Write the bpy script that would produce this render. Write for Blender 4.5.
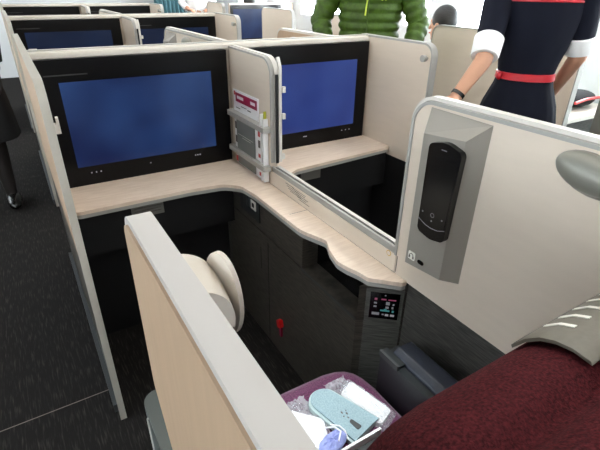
import bpy, bmesh, math, random
from mathutils import Vector, Matrix
random.seed(7)
PI = math.pi
for o in list(bpy.data.objects): bpy.data.objects.remove(o)
scene = bpy.context.scene
COL = scene.collection

# ------------------------------------------------------------------ camera
yaw, pit, rol = math.radians(31.9), math.radians(28.25), math.radians(.93)
f = Vector((math.sin(yaw)*math.cos(pit), math.cos(yaw)*math.cos(pit), -math.sin(pit)))
r = Vector((math.cos(yaw), -math.sin(yaw), 0)); u = r.cross(f)
r2 = r*math.cos(rol)+u*math.sin(rol); u2 = -r*math.sin(rol)+u*math.cos(rol)
cam = bpy.data.objects.new('camera', bpy.data.cameras.new('camera')); COL.objects.link(cam)
cam.matrix_world = Matrix(((r2.x,u2.x,-f.x,0),(r2.y,u2.y,-f.y,0),(r2.z,u2.z,-f.z,1.34),(0,0,0,1)))
cam.data.sensor_width = 36; cam.data.lens = 36*447/600; cam.data.clip_start = .02
scene.camera = cam
# ------------------------------------------------------------------ world and light
w = bpy.data.worlds.new('daylight'); scene.world = w; w.use_nodes = True
bg = w.node_tree.nodes['Background']; bg.inputs[0].default_value = (.86,.94,1,1); bg.inputs[1].default_value = 18.0
def area(name, loc, rot, sx, sy, power, col):
    l = bpy.data.lights.new(name, 'AREA'); l.shape = 'RECTANGLE'; l.size = sx; l.size_y = sy; l.energy = power; l.color = col
    o = bpy.data.objects.new(name, l); COL.objects.link(o); o.location = loc; o.rotation_euler = rot; return o
WIN_Y = [-1.1,-.45,.2,.85,1.5,2.15,2.8,3.45,4.1,4.75,5.4,6.05,6.7,7.35]
area('window_daylight', (3.62,3.1,1.35), (0,math.radians(90),0), .9, 9.5, 600, (.9,.96,1))
area('left_window_daylight', (-2.26,3.0,1.35), (0,math.radians(-90),0), .8, 9.0, 12, (.88,.95,1))
area('ceiling_strip_light', (.75,2.9,2.13), (0,0,0), .5, 9.5, 19, (1,.93,.84))
area('aisle_strip_light', (2.0,3.0,2.13), (0,0,0), .25, 9.5, 34, (1,.97,.93))
sp = bpy.data.lights.new('seat_daylight_spot','SPOT'); sp.energy = 90; sp.spot_size = math.radians(15); sp.spot_blend = .5; sp.shadow_soft_size = .02; sp.color = (.86,.94,1)  # added spot in place of window daylight on the cushion; no fixture
so = bpy.data.objects.new('seat_daylight_spot', sp); COL.objects.link(so); so.location = (.55,.50,2.13); so.rotation_euler = (Vector((.47,.56,.43))-Vector((.55,.50,2.13))).to_track_quat('-Z','Y').to_euler()
scene.view_settings.view_transform = 'Standard'; scene.view_settings.look = 'None'
scene.view_settings.gamma = 1; scene.view_settings.use_curve_mapping = False
scene.view_settings.exposure = 0.0

# ------------------------------------------------------------------ materials
def s2l(c): return tuple(((v/255)/12.92 if v/255 <= .04045 else ((v/255+.055)/1.055)**2.4) for v in c)+(1,)
def mat(name, col, rough=.5, metal=0, spec=.5, noise=0, nscale=30, bump=0, bscale=200, emit=None, es=1, coat=0, alpha=1, trans=0, stretch=None, dark=None, coord='Object', sheen=0):
    m = bpy.data.materials.new(name); m.use_nodes = True; N = m.node_tree.nodes; L = m.node_tree.links
    b = N['Principled BSDF']; c = s2l(col)
    b.inputs['Base Color'].default_value = c; b.inputs['Roughness'].default_value = rough; b.inputs['Metallic'].default_value = metal
    b.inputs['Specular IOR Level'].default_value = spec; b.inputs['Coat Weight'].default_value = coat
    b.inputs['Alpha'].default_value = alpha; b.inputs['Transmission Weight'].default_value = trans
    b.inputs['Sheen Weight'].default_value = sheen
    tc = N.new('ShaderNodeTexCoord'); mp = N.new('ShaderNodeMapping'); L.new(tc.outputs[coord], mp.inputs[0])
    if stretch: mp.inputs['Scale'].default_value = stretch
    if noise or dark:
        n = N.new('ShaderNodeTexNoise'); n.inputs['Scale'].default_value = nscale; n.inputs['Detail'].default_value = 6; L.new(mp.outputs[0], n.inputs['Vector'])
        rp = N.new('ShaderNodeValToRGB'); d = s2l(dark) if dark else tuple(v*(1-noise) for v in c[:3])+(1,)
        rp.color_ramp.elements[0].color = d; rp.color_ramp.elements[0].position = .35
        rp.color_ramp.elements[1].color = c; rp.color_ramp.elements[1].position = .65
        L.new(n.outputs['Fac'], rp.inputs[0]); L.new(rp.outputs[0], b.inputs['Base Color'])
    if bump:
        n2 = N.new('ShaderNodeTexNoise'); n2.inputs['Scale'].default_value = bscale; n2.inputs['Detail'].default_value = 3; L.new(mp.outputs[0], n2.inputs['Vector'])
        bp = N.new('ShaderNodeBump'); bp.inputs['Strength'].default_value = bump; bp.inputs['Distance'].default_value = .004
        L.new(n2.outputs['Fac'], bp.inputs['Height']); L.new(bp.outputs[0], b.inputs['Normal'])
    if emit: b.inputs['Emission Color'].default_value = s2l(emit); b.inputs['Emission Strength'].default_value = es
    return m
M = {}
M['beige'] = mat('beige_panel', (214,200,183), .45, noise=.03, nscale=8, stretch=(1,1,6), bump=.05, bscale=400)
M['beige_shaded'] = mat('textured_beige_shaded', (178,151,124), .5, noise=.06, nscale=60, stretch=(1,1,.1))  # shade of the weakly lit aisle side is darkened into this base colour
M['endp'] = mat('grey_end_panel', (84,88,84), .4)
M['coreg'] = mat('grey_core', (186,181,176), .4)
M['mtrim'] = mat('warm_trim', (178,172,160), .45)
M['cap'] = mat('cap_plastic', (216,208,196), .35)
M['trim'] = mat('grey_trim', (160,158,152), .35)
M['ltrim'] = mat('light_trim', (206,201,193), .4)
M['shelf'] = mat('pale_wood_laminate', (232,214,196), .4, dark=(220,200,181), nscale=14, stretch=(1,9,1))
M['dwood'] = mat('dark_wood_laminate', (84,78,70), .42, dark=(44,41,37), nscale=22, stretch=(1,1,14))
M['dwood2'] = mat('dark_wood_side', (84,82,78), .42, dark=(50,49,46), nscale=22, stretch=(1,1,14))
M['dwood3'] = mat('grey_wood_end', (98,98,93), .42, dark=(62,62,58), nscale=22, stretch=(1,1,14))
M['black'] = mat('black_panel', (14,14,16), .6)
M['gloss'] = mat('black_gloss', (7,7,9), .2, spec=.35)
M['bezel'] = mat('bezel_black', (6,6,8), .28, spec=.22)
M['charcoal'] = mat('charcoal_plastic', (58,60,60), .45)
M['silver'] = mat('silver_plastic', (146,140,131), .42, metal=.1)
M['disc'] = mat('grey_lamp_plastic', (128,127,118), .4, metal=.2)
M['carpet'] = mat('aisle_carpet', (66,62,58), .95, dark=(33,31,30), nscale=60, stretch=(3,.25,1), bump=.3, bscale=350, spec=.1)
rp_ = [n for n in M['carpet'].node_tree.nodes if n.type == 'VALTORGB'][0]; rp_.color_ramp.elements[0].position = .52; rp_.color_ramp.elements[1].position = .78
M['carpet2'] = mat('seat_carpet', (44,34,33), .95, dark=(28,22,22), nscale=70, stretch=(3,.35,1), spec=.1)
M['purple'] = mat('purple_fabric', (112,60,92), .9, dark=(70,36,60), nscale=300, bump=.5, bscale=400, sheen=.2, spec=.1)
M['maroon'] = mat('maroon_fabric', (84,32,36), .95, dark=(50,19,22), nscale=260, bump=.5, bscale=420, sheen=0, spec=.1)
M['cover'] = mat('grey_headrest_leather', (112,107,95), .55, noise=.1, nscale=120)
M['white'] = mat('white_stripe', (235,232,222), .5)
M['leather'] = mat('navy_black_leather', (36,42,54), .35, bump=.2, bscale=300)
M['blackpl'] = mat('black_moulding', (28,33,35), .4)
M['paper'] = mat('white_paper', (238,238,238), .6)
M['shellw'] = mat('white_shell', (214,205,192), .4)
M['brownf'] = mat('brown_grey_inner', (120,108,100), .5)
M['red'] = mat('red_plastic', (215,20,20), .4)
M['maghead'] = mat('magenta_header', (150,18,62), .4)
M['maggrey'] = mat('grey_card', (118,122,118), .4)
M['magred'] = mat('red_print', (190,60,60), .4)
M['magyel'] = mat('yellow_green_spine', (190,190,60), .5)
M['felt'] = mat('grey_green_felt', (164,186,192), .9, dark=(134,158,164), nscale=500, spec=.1)
M['feltedge'] = mat('felt_piping', (176,194,192), .8)
M['lav'] = mat('lavender_wrap', (150,160,214), .5)
M['film'] = mat('clear_film', (235,238,242), .12, alpha=.28, spec=.9, coat=.6)
M['film2'] = mat('crinkled_film', (225,228,232), .1, alpha=.4, spec=1, coat=1)
M['print'] = mat('printed_marks', (90,84,78), .5)
M['sticker'] = mat('placard', (120,118,112), .4)
M['marks'] = mat('bezel_marks', (20,20,20), .4, emit=(190,190,200), es=.8)
M['dim'] = mat('handset_marks', (20,20,20), .4, emit=(120,120,125), es=.7)
M['pnl'] = mat('display_dim', (20,20,20), .4, emit=(170,170,175), es=.5)
M['pink'] = mat('display_pink', (20,20,20), .4, emit=(170,80,115), es=.45)
M['cyan'] = mat('display_cyan', (20,20,20), .4, emit=(80,160,160), es=.4)
M['gold'] = mat('gold_ring', (200,165,90), .35, metal=.6)
M['skin'] = mat('skin', (196,146,118), .55, noise=.05)
M['hair'] = mat('black_hair', (22,18,17), .5, bump=.6, bscale=120)
M['navy'] = mat('navy_uniform', (15,18,32), .85, spec=.2, noise=.15, nscale=20, bump=1.0, bscale=9, stretch=(1,1,.35))
M['cuff'] = mat('white_cuff', (236,236,236), .7, bump=.3, bscale=60)
M['belt'] = mat('red_belt', (190,30,44), .35)
M['green'] = mat('green_quilt', (64,90,22), .5, noise=.4, nscale=28, bump=.6, bscale=70, spec=.3)
M['zip'] = mat('lime_zip', (190,205,70), .5)
M['shirt'] = mat('green_pattern_shirt', (170,196,170), .7, dark=(60,110,80), nscale=30)
M['coat'] = mat('black_coat', (14,14,16), .9)
M['shoe'] = mat('black_shoe', (22,22,20), .25)
M['stocking'] = mat('dark_stocking', (34,27,24), .7)
M['grey'] = mat('grey_trousers', (70,70,76), .8)
M['teal2'] = mat('pale_teal_fabric', (150,186,194), .8)
M['teal'] = mat('teal_curtain', (96,140,150), .8, noise=.2, nscale=10, stretch=(10,10,1))
M['liner'] = mat('cabin_lining', (232,234,235), .6)
M['lamp'] = mat('lamp_diffuser', (250,248,240), .5, emit=(255,248,236), es=1.2)
def screen_mat(name, a, b_, s):
    m = mat(name, (5,6,10), .25, spec=.25); N = m.node_tree.nodes; L = m.node_tree.links; b = N['Principled BSDF']
    tc = N.new('ShaderNodeTexCoord'); n = N.new('ShaderNodeTexNoise'); n.inputs['Scale'].default_value = 3.2; n.inputs['Detail'].default_value = 1.5
    L.new(tc.outputs['Object'], n.inputs['Vector']); rp = N.new('ShaderNodeValToRGB')
    rp.color_ramp.elements[0].color = s2l(a); rp.color_ramp.elements[0].position = .35
    rp.color_ramp.elements[1].color = s2l(b_); rp.color_ramp.elements[1].position = .68
    L.new(n.outputs['Fac'], rp.inputs[0]); L.new(rp.outputs[0], b.inputs['Emission Color']); b.inputs['Emission Strength'].default_value = s
    return m
M['screenA'] = screen_mat('screen_blue', (24,36,80), (48,78,132), .75)
M['screenB'] = screen_mat('screen_bright_blue', (42,56,122), (54,76,146), .85)
M['screenC'] = screen_mat('screen_dim_blue', (18,28,52), (28,44,74), .75)

# ------------------------------------------------------------------ mesh helpers
ORG = {}
def rounded(pts, rad, seg=5):
    """round the corners of a 2-D polygon; rad is one number or one per corner"""
    n = len(pts); out = []
    for i, p in enumerate(pts):
        R = rad[i] if isinstance(rad, (list, tuple)) else rad
        if R <= 0: out.append(p); continue
        a = Vector(pts[i-1]); b = Vector(p); c = Vector(pts[(i+1) % n])
        d1 = (a-b).normalized(); d2 = (c-b).normalized()
        ang = d1.angle(d2); t = min(R/math.tan(ang/2), (a-b).length*.49, (c-b).length*.49); RR = t*math.tan(ang/2)
        p1 = b+d1*t; p2 = b+d2*t; cen = b+(d1+d2).normalized()*(RR/math.sin(ang/2))
        for k in range(seg+1):
            v = (p1-cen).lerp(p2-cen, k/seg); v = v.normalized()*RR if v.length > 1e-9 else v
            out.append(tuple(cen+v))
    return out
class MB:
    def __init__(s): s.b = bmesh.new()
    def _take(s, verts, bev, seg=2):
        if bev > 0:
            es = set(); 
            for v in verts:
                for e in v.link_edges:
                    if e.verts[0] in verts and e.verts[1] in verts and len(e.link_faces) == 2 and e.calc_face_angle(0) > .5: es.add(e)
            bmesh.ops.bevel(s.b, geom=list(es), offset=bev, segments=seg, affect='EDGES', profile=.5, clamp_overlap=True)
    def prism(s, pts, ax, a0, a1, bev=0):
        idx = {'x':(1,2,0),'y':(0,2,1),'z':(0,1,2)}[ax]
        def mk(p, a):
            v = [0,0,0]; v[idx[0]] = p[0]; v[idx[1]] = p[1]; v[idx[2]] = a; return s.b.verts.new(v)
        A = [mk(p, a0) for p in pts]; B = [mk(p, a1) for p in pts]; n = len(pts)
        s.b.faces.new(A); s.b.faces.new(B)
        for i in range(n): s.b.faces.new((A[i], A[(i+1) % n], B[(i+1) % n], B[i]))
        s._take(set(A+B), bev); return s
    def box(s, x0, x1, y0, y1, z0, z1, bev=0):
        return s.prism([(x0,y0),(x1,y0),(x1,y1),(x0,y1)], 'z', z0, z1, bev)
    def loft(s, rings, cap=True, closed=True):
        R = [[s.b.verts.new(p) for p in ring] for ring in rings]; n = len(R[0])
        for a, b in zip(R, R[1:]):
            for i in range(n if closed else n-1): s.b.faces.new((a[i], a[(i+1) % n], b[(i+1) % n], b[i]))
        if cap and closed: s.b.faces.new(R[0]); s.b.faces.new(R[-1])
        return s
    def tube(s, pts, rad, n=12, cap=True):
        pts = [Vector(p) for p in pts]; rads = rad if isinstance(rad, (list, tuple)) else [rad]*len(pts); rings = []
        up = None
        for i, p in enumerate(pts):
            t = (pts[min(i+1, len(pts)-1)]-pts[max(i-1, 0)]).normalized()
            if up is None: up = t.orthogonal().normalized()
            up = (up-t*up.dot(t)).normalized(); sd = t.cross(up)
            rings.append([p+(up*math.cos(2*PI*k/n)+sd*math.sin(2*PI*k/n))*rads[i] for k in range(n)])
        return s.loft(rings, cap)
    def ell(s, c, rx, ry, rz, rot=None, seg=20, rng=14):
        m = Matrix.Translation(Vector(c)) @ (rot.to_4x4() if rot else Matrix.Identity(4)) @ Matrix.Diagonal((rx, ry, rz, 1))
        top = s.b.verts.new(m @ Vector((0,0,1))); bot = s.b.verts.new(m @ Vector((0,0,-1))); rings = []
        for i in range(1, rng):
            t = PI*i/rng; rings.append([s.b.verts.new(m @ Vector((math.sin(t)*math.cos(2*PI*k/seg), math.sin(t)*math.sin(2*PI*k/seg), math.cos(t)))) for k in range(seg)])
        for k in range(seg):
            s.b.faces.new((top, rings[0][k], rings[0][(k+1) % seg])); s.b.faces.new((bot, rings[-1][(k+1) % seg], rings[-1][k]))
            for a, c in zip(rings, rings[1:]): s.b.faces.new((a[k], c[k], c[(k+1) % seg], a[(k+1) % seg]))
        return s
    def cap_(s, a, b, ra, rb, n=6):
        """tapered capsule"""
        a = Vector(a); b = Vector(b)
        s.tube([a, b], [ra, rb], 16); s.ell(a, ra, ra, ra, seg=14, rng=10); s.ell(b, rb, rb, rb, seg=14, rng=10); return s
    def chain(s, pts):
        for p, q in zip(pts, pts[1:]): s.cap_(p[0], q[0], p[1], q[1])
        return s
    def build(s, name, m, parent=None, smooth=True, loc=None, voxel=None, angle=35):
        bmesh.ops.recalc_face_normals(s.b, faces=s.b.faces)
        root = parent
        while root is not None and root.parent is not None: root = root.parent
        o_ = Vector(ORG.get(root.name, (0,0,0))) if root is not None else Vector(loc or (0,0,0))
        bmesh.ops.translate(s.b, verts=s.b.verts, vec=-o_)
        me = bpy.data.meshes.new(name); s.b.to_mesh(me); s.b.free()
        me.materials.append(M[m] if isinstance(m, str) else m)
        if smooth:
            me.shade_smooth(); 
            try: me.set_sharp_from_angle(angle=math.radians(angle))
            except Exception: pass
        o = bpy.data.objects.new(name, me); COL.objects.link(o)
        if parent is not None: o.parent = parent
        else: o.location = o_; ORG[o.name] = tuple(o_)
        if voxel:
            for p in me.polygons: p.use_smooth = True
            md = o.modifiers.new('remesh', 'REMESH'); md.mode = 'VOXEL'; md.voxel_size = voxel; md.use_smooth_shade = True
            sm = o.modifiers.new('smooth', 'SMOOTH'); sm.factor = .5; sm.iterations = 5
        return o
def thing(name, label, cat, loc=(0,0,0), group=None):
    o = bpy.data.objects.new(name, None); COL.objects.link(o); o.empty_display_size = .05
    o.location = loc; ORG[o.name] = tuple(loc); o['label'] = label; o['category'] = cat
    if group: o['group'] = group
    return o
def tag(o, label, cat, group=None):
    o['label'] = label; o['category'] = cat
    if group: o['group'] = group
    return o
def struct(o): o['kind'] = 'structure'; return o
def copy_tree(o, off=None, label=None, parent=None):
    c = o.copy(); COL.objects.link(c)
    if parent is not None: c.parent = parent
    else:
        c.location = o.location+Vector(off)
        if label: c['label'] = label
    for ch in list(o.children): copy_tree(ch, parent=c)
    return c

# ------------------------------------------------------------------ the cabin shell
b = MB(); b.box(-2.3,3.6,-1.6,8.6,-.06,0); struct(b.build('floor','carpet',smooth=False))
b = MB(); b.box(-2.1,.03,1.365,1.368,0,.001); struct(b.build('trim_1','brownf',smooth=False))
b = MB(); b.box(-2.3,3.6,-1.6,8.6,2.2,2.26); struct(b.build('ceiling','liner',smooth=False))
b = MB(); b.box(-2.3,3.6,8.5,8.6,0,2.2); struct(b.build('wall_front','liner',smooth=False))
b = MB(); b.box(-2.3,3.6,-1.7,-1.6,0,2.2); struct(b.build('wall_back','liner',smooth=False))
for nm, x0, x1 in (('wall_right',3.42,3.5), ('wall_left',-2.18,-2.1)):
    b = MB(); zs, ze, hw = 1.0, 1.55, .16; b.box(x0,x1,-1.6,8.5,0,zs); b.box(x0,x1,-1.6,8.5,ze,2.2)
    prev = -1.6
    for y in WIN_Y: b.box(x0,x1,prev,y-hw,zs,ze); prev = y+hw
    b.box(x0,x1,prev,8.5,zs,ze); struct(b.build(nm,'liner',smooth=False))
# ceiling light strips
for x, w_, nm, lb in ((.75,.5,'centre','long ceiling light strip over the centre seats'), (2.0,.25,'aisle','narrow ceiling light strip over the right aisle')):
    t = thing('ceiling_light', lb, 'ceiling light', (x,3,2.14))
    MB().box(x-w_/2-.03,x+w_/2+.03,-1.5,7.6,2.15,2.2,.005).build('housing','ltrim',t)
    MB().box(x-w_/2,x+w_/2,-1.45,7.55,2.14,2.16,.003).build('diffuser','lamp',t)

# ------------------------------------------------------------------ one row of centre seats (row nearest the camera), later copied forward
XD0, XD1 = .765, .797          # centre divider
ROW = []                       # (object, labels for the copies)
def row(o, *labels): ROW.append((o, labels)); return o

# cross partition carrying the two screens
t = thing('cross_partition', 'near beige cross partition that carries the two large blue screens', 'partition', (.8,1.84,0), 'cross partitions')
row(t, 'beige cross partition of the second row behind the near screens', 'beige cross partition of the furthest visible row')
MB().box(.052,1.50,1.812,1.865,.63,1.118,.002).build('panel','beige',t)
MB().prism([(1.60,.62),(1.60,.44),(1.68,.42),(1.68,0),(1.865,0),(1.865,.62)],'x',.052,.664,.002).build('lower_panel','black',t)
MB().prism([(1.60,.62),(1.60,.44),(1.68,.42),(1.68,0),(1.865,0),(1.865,.62)],'x',.80,1.50,.002).build('lower_panel','black',t)
b = MB(); b.prism(rounded([(1.802,1.106),(1.802,1.128),(1.872,1.131),(1.872,1.106)], .004, 3), 'x', .052, 1.50); b.build('top_cap','cap',t)
MB().prism([(1.822,1.131),(1.822,1.134),(1.83,1.134),(1.83,1.131)], 'x', .052, 1.50).build('cap_ridge','trim',t)
MB().box(.252,.372,1.596,1.601,.553,.602,.001).build('placard','sticker',t)
b = MB()
for k in range(3): b.box(.262,.362,1.5945,1.5962,.590-.011*k,.592-.011*k)
b.build('placard_text','print',t,smooth=False)
MB().box(.995,1.10,1.596,1.601,.553,.60,.001).build('placard','sticker',t)

def monitor(x0, x1, sx0, sx1, m, labels, marks):
    t = thing('seat_screen', labels[0], 'monitor', ((x0+x1)/2,1.80,.643), 'large seat screens')
    MB().box(x0,x1,1.786,1.812,.645,1.106,.004).build('bezel','bezel',t)
    s_ = MB().box(sx0,sx1,1.7845,1.7865,.719,1.030).build('display',m,t,smooth=False)
    for x in marks:
        b = MB(); b.box(x-.0022,x+.0022,1.7845,1.7865,.690,.6945); b.build('bezel_mark','marks',t,smooth=False)
    MB().box(x0+.02,x0+.16,1.7845,1.7865,1.052,1.056).build('infrared_strip','charcoal',t,smooth=False)
    row(t, *labels[1:]); return t
monitor(.060,.748,.122,.676,'screenA',['large dark blue seat screen on the left of the near partition','dim blue screen on the left of the second row','black rimmed screen top left in the furthest row'],[.165,.182,.199,.39,.58,.59,.600])
monitor(.812,1.487,.866,1.42,'screenB',['bright blue seat screen right of the brochure rack','dim blue screen on the right of the second row','dark screen on the right of the furthest row'],[.985,1.125,1.132,1.139,1.352,1.375,1.398])
# corner side table top (pale laminate, L shaped)
t = thing('side_table', 'pale L-shaped laminate side table under the left near screen', 'table', (.6,1.6,.625), 'laminate side tables')
row(t, 'pale laminate side table of the second row behind the near partition')
sh = rounded([(.055,1.80),(.055,1.552),(.47,1.552),(.60,1.538),(.652,1.485),(.664,1.385),(.667,1.068),(.702,.972),(.678,.922),(.662,.860),(.668,.822),(.680,.785),(.686,.748),(.750,.684),(.767,.684),(.767,.690),(.764,.69),(.764,1.80)],
             [0,.03,.1,.06,.05,.05,.15,.03,.05,.05,.1,.1,.02,.010,.003,0,0,0], 5)
MB().prism(sh,'z',.632,.645,.002).build('top','shelf',t)
def inset(pts, d):
    out = []
    n = len(pts)
    for i in range(n):
        a = Vector(pts[i-1]); c = Vector(pts[(i+1) % n]); e = (c-a)
        nn = Vector((-e.y, e.x)).normalized() if e.length > 1e-9 else Vector((0,0)); out.append((pts[i][0]+nn.x*d, pts[i][1]+nn.y*d))
    return out
MB().prism(inset(sh,.0015),'z',.618,.6325,.004).build('edge_band','trim',t)
MB().box(.692,.763,1.180,1.1812,.6451,.6456).build('seam','print',t,smooth=False)
t = thing('side_table', 'pale laminate side table under the right near screen', 'table', (1.1,1.6,.625), 'laminate side tables')
row(t, 'pale laminate table under the right screen of the second row')
sh2 = rounded([(.804,1.80),(1.497,1.80),(1.497,1.575),(.93,1.535),(.868,1.49),(.862,1.30),(.862,.80),(.804,.80)], [0,0,.02,.06,.05,.05,.02,0], 5)
MB().prism(sh2,'z',.632,.645,.002).build('top','shelf',t)
MB().prism(inset(sh2,-.0015),'z',.618,.6325,.004).build('edge_band','trim',t)

# console cabinet along the divider
t = thing('console_cabinet', 'dark wood console cabinet under the near side table', 'cabinet', (.72,1.1,0), 'console cabinets')
row(t, 'dark wood console cabinet of the second row')
body = [(.668,1.655),(.668,1.056),(.70,.96),(.70,.755),(.690,.738),(.750,.690),(.763,.69),(.763,1.655)]
MB().prism([(.668,1.655),(.668,.764),(.688,.752),(.766,.686),(.771,.70),(.763,1.655)],'z',.0,.50).build('body','dwood',t,smooth=False)
MB().prism([(.668,1.655),(.668,1.056),(.735,1.056),(.735,.760),(.668,.760),(.688,.752),(.766,.686),(.771,.70),(.763,1.655)],'z',.505,.6175).build('upper_body','dwood',t,smooth=False)
MB().box(.728,.734,.764,1.054,.507,.612).build('recess_lining','gloss',t,smooth=False)
MB().box(.664,.668,.764,1.056,.496,.504).build('recess_lip','charcoal',t,smooth=False)
o = MB().box(.664,.668,1.36,1.53,.535,.612,.002).build('socket_panel','blackpl',t)
MB().box(.661,.664,1.385,1.425,.575,.612,.001).build('socket','ltrim',o)
MB().box(.6595,.661,1.397,1.413,.586,.602).build('socket_slot','black',o,smooth=False)
MB().box(.661,.664,1.455,1.495,.572,.612,.001).build('socket','charcoal',o)
MB().prism(rounded([(1.18,.155),(1.205,.145),(1.215,.175),(1.19,.185)],.004,3),'x',.652,.668,.002).build('release_tab','red',t)['label'] = 'small bright red release tab'
MB().box(.66,.668,1.19,1.205,.10,.143,.002).build('strap','maghead',t)
b = MB(); b.box(.6665,.6678,1.298,1.300,.02,.48); b.box(.6665,.6678,1.36,1.362,.33,.43); b.build('panel_gap','black',t,smooth=False)
# angled touch panel on the cabinet's near end
P0 = Vector((.688,.752,0)); P1 = Vector((.766,.686,0)); d = (P1-P0).normalized(); nrm = Vector((d.y,-d.x,0))
if nrm.y > 0: nrm = -nrm
L_ = (P1-P0).length
def onface(mb, s0, s1, z0, z1, depth, base=0):
    a = P0+d*s0+nrm*base; c = P0+d*s1+nrm*base; e = nrm*depth
    mb.prism([(a.x,a.y),(c.x,c.y),(c.x+e.x,c.y+e.y),(a.x+e.x,a.y+e.y)],'z',z0,z1); return mb
onface(MB(), .0, L_, .15, .612, .003).build('end_panel','dwood3',t,smooth=False)
tp = onface(MB(), .012, L_-.010, .512, .600, .002, .003).build('touch_panel','gloss',t,smooth=False)
def marksf(m, lst, nm):
    b = MB()
    for (s0, s1, z0, z1) in lst: onface(b, .012+s0*(L_-.022), .012+s1*(L_-.022), .512+z0*.088, .512+z1*.088, .0006, .005)
    b.build(nm, m, tp, smooth=False)
marksf('pink', [(.15,.24,.72,.80),(.38,.55,.74,.79),(.62,.88,.74,.78)], 'seat_position_symbols')
marksf('dim', [(.14,.24,.58,.64),(.14,.24,.44,.5),(.55,.68,.56,.68),(.78,.84,.56,.62),(.55,.66,.42,.5),(.76,.82,.42,.5),(.1,.36,.14,.24),(.48,.53,.9,.94),(.45,.52,.15,.2)], 'seat_adjust_symbols')
marksf('cyan', [(.38,.7,.30,.36),(.5,.6,.36,.4),(.78,.85,.28,.36)], 'preset_symbols')
marksf('pnl', [(.56,.68,.12,.2),(.74,.88,.12,.2)], 'switch_symbols')
# dark storage side cabinet behind: wood wall under the white front panel
MB().box(.772,.80,-.08,.682,0,.640).build('wood_panel','dwood2',t,smooth=False)

# centre divider
t = thing('centre_divider', 'beige centre divider with sliding window opening between the near seats', 'partition', (.78,1.0,0), 'centre divider panels')
row(t, 'second row centre divider seen over the near partition', 'furthest row centre divider, top left of the photo')
MB().prism(rounded([(1.803,.645),(1.445,.645),(1.445,1.108),(1.803,1.112)],[0,0,.055,0],8),'x',XD0,XD1-.006,.002).build('rear_panel','beige',t)
def frame_strip(outer, x0, x1, th, nm, m):
    """a strip that follows an open 2-D (y,z) path, with thickness th to the left of it"""
    n = len(outer); b = MB(); A = []; 
    for i in range(n):
        a = Vector(outer[max(i-1,0)]); c = Vector(outer[min(i+1,n-1)]); e = (c-a).normalized(); nn = Vector((-e.y,e.x)); A.append(Vector(outer[i])+nn*th)
    rings = [[(x0,outer[i][0],outer[i][1]),(x1,outer[i][0],outer[i][1]),(x1,A[i].x,A[i].y),(x0,A[i].x,A[i].y)] for i in range(n)]
    b.loft(rings); return b.build(nm, m, t)
def openr(pts, rad, seg=8):
    q = rounded(pts, [0]+[rad]*(len(pts)-2)+[0], seg); return q
frame_strip(openr([(1.445,.735),(1.445,1.108),(1.80,1.112)],.055), XD0-.002, XD0+.012, .007, 'edge_trim','trim')
frame_strip(openr([(1.445,.735),(1.445,1.108),(1.80,1.112)],.055), XD0+.013, XD1-.001, .010, 'top_trim','ltrim')
frame_strip(openr([(1.430,.735),(1.430,1.06),(1.4302,1.062)],.001), XD0+.012, XD1-.010, .005, 'window_slot','black')
frame_strip(openr([(1.429,.74),(1.429,1.085),(1.445,1.115)],.02), XD1-.009, XD1+.002, .008, 'slot_trim','ltrim')
MB().prism([(.735,.645),(1.80,.645),(1.80,.70),(.735,.70)],'x',XD0,XD1-.006,.001).build('lower_panel','beige',t)
o = MB().box(XD0+.002,XD1+.004,.738,1.44,.700,.709,.001).build('window_rail','trim',t)
MB().box(XD0+.001,XD0+.009,.738,1.44,.709,.720,.002).build('rail_lip','trim',o)
MB().box(XD0+.009,XD1-.011,.738,1.44,.709,.714).build('rail_groove','charcoal',o,smooth=False)
MB().box(XD1-.011,XD1+.002,.738,1.44,.709,.718,.003).build('rail_lip','ltrim',o)
fp = rounded([(.733,.641),(.733,1.113),(-.08,1.117),(-.08,.641)],[0,.05,0,0],10)
MB().prism(fp,'x',XD0,XD1,.001).build('front_panel','beige',t)
frame_strip(list(reversed(openr([(.733,.70),(.733,1.113),(-.08,1.117)],.05,10))), XD0-.003, XD1+.003, .0075, 'edge_trim','trim')
frame_strip(list(reversed(openr([(.742,.70),(.742,1.121),(-.08,1.125)],.055,10))), XD0+.006, XD1-.006, .008, 'edge_cap','ltrim')
for (y, z) in ((1.42,1.01),(1.42,.915),(1.425,.76)):
    MB().box(XD1+.002,XD1+.014,y-.006,y+.006,z-.010,z+.010,.002).build('clip','ltrim',t)
b = MB(); random.seed(3)
for k, (y, z, l) in enumerate([(1.335,.692,.06),(1.325,.684,.09),(1.315,.677,.09),(1.30,.671,.08),(1.285,.690,.09),(1.27,.683,.07),(1.26,.676,.08),(1.25,.669,.06),(1.24,.662,.07)]):
    b.box(XD0-.0006,XD0,y-l,y,z-.001,z+.0008)
b.build('warning_text','print',t,smooth=False)
b = MB(); b.tube([(XD0-.0006,.763,.692),(XD0,.763,.692)],.009,18); o = b.build('ring_mark','gold',t)
MB().tube([(XD0-.0009,.763,.692),(XD0-.0001,.763,.692)],.0065,18).build('ring_centre','beige',o)
MB().box(XD0-.0006,XD0,.728,.730,.65,.70).build('panel_seam','print',t,smooth=False)

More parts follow.
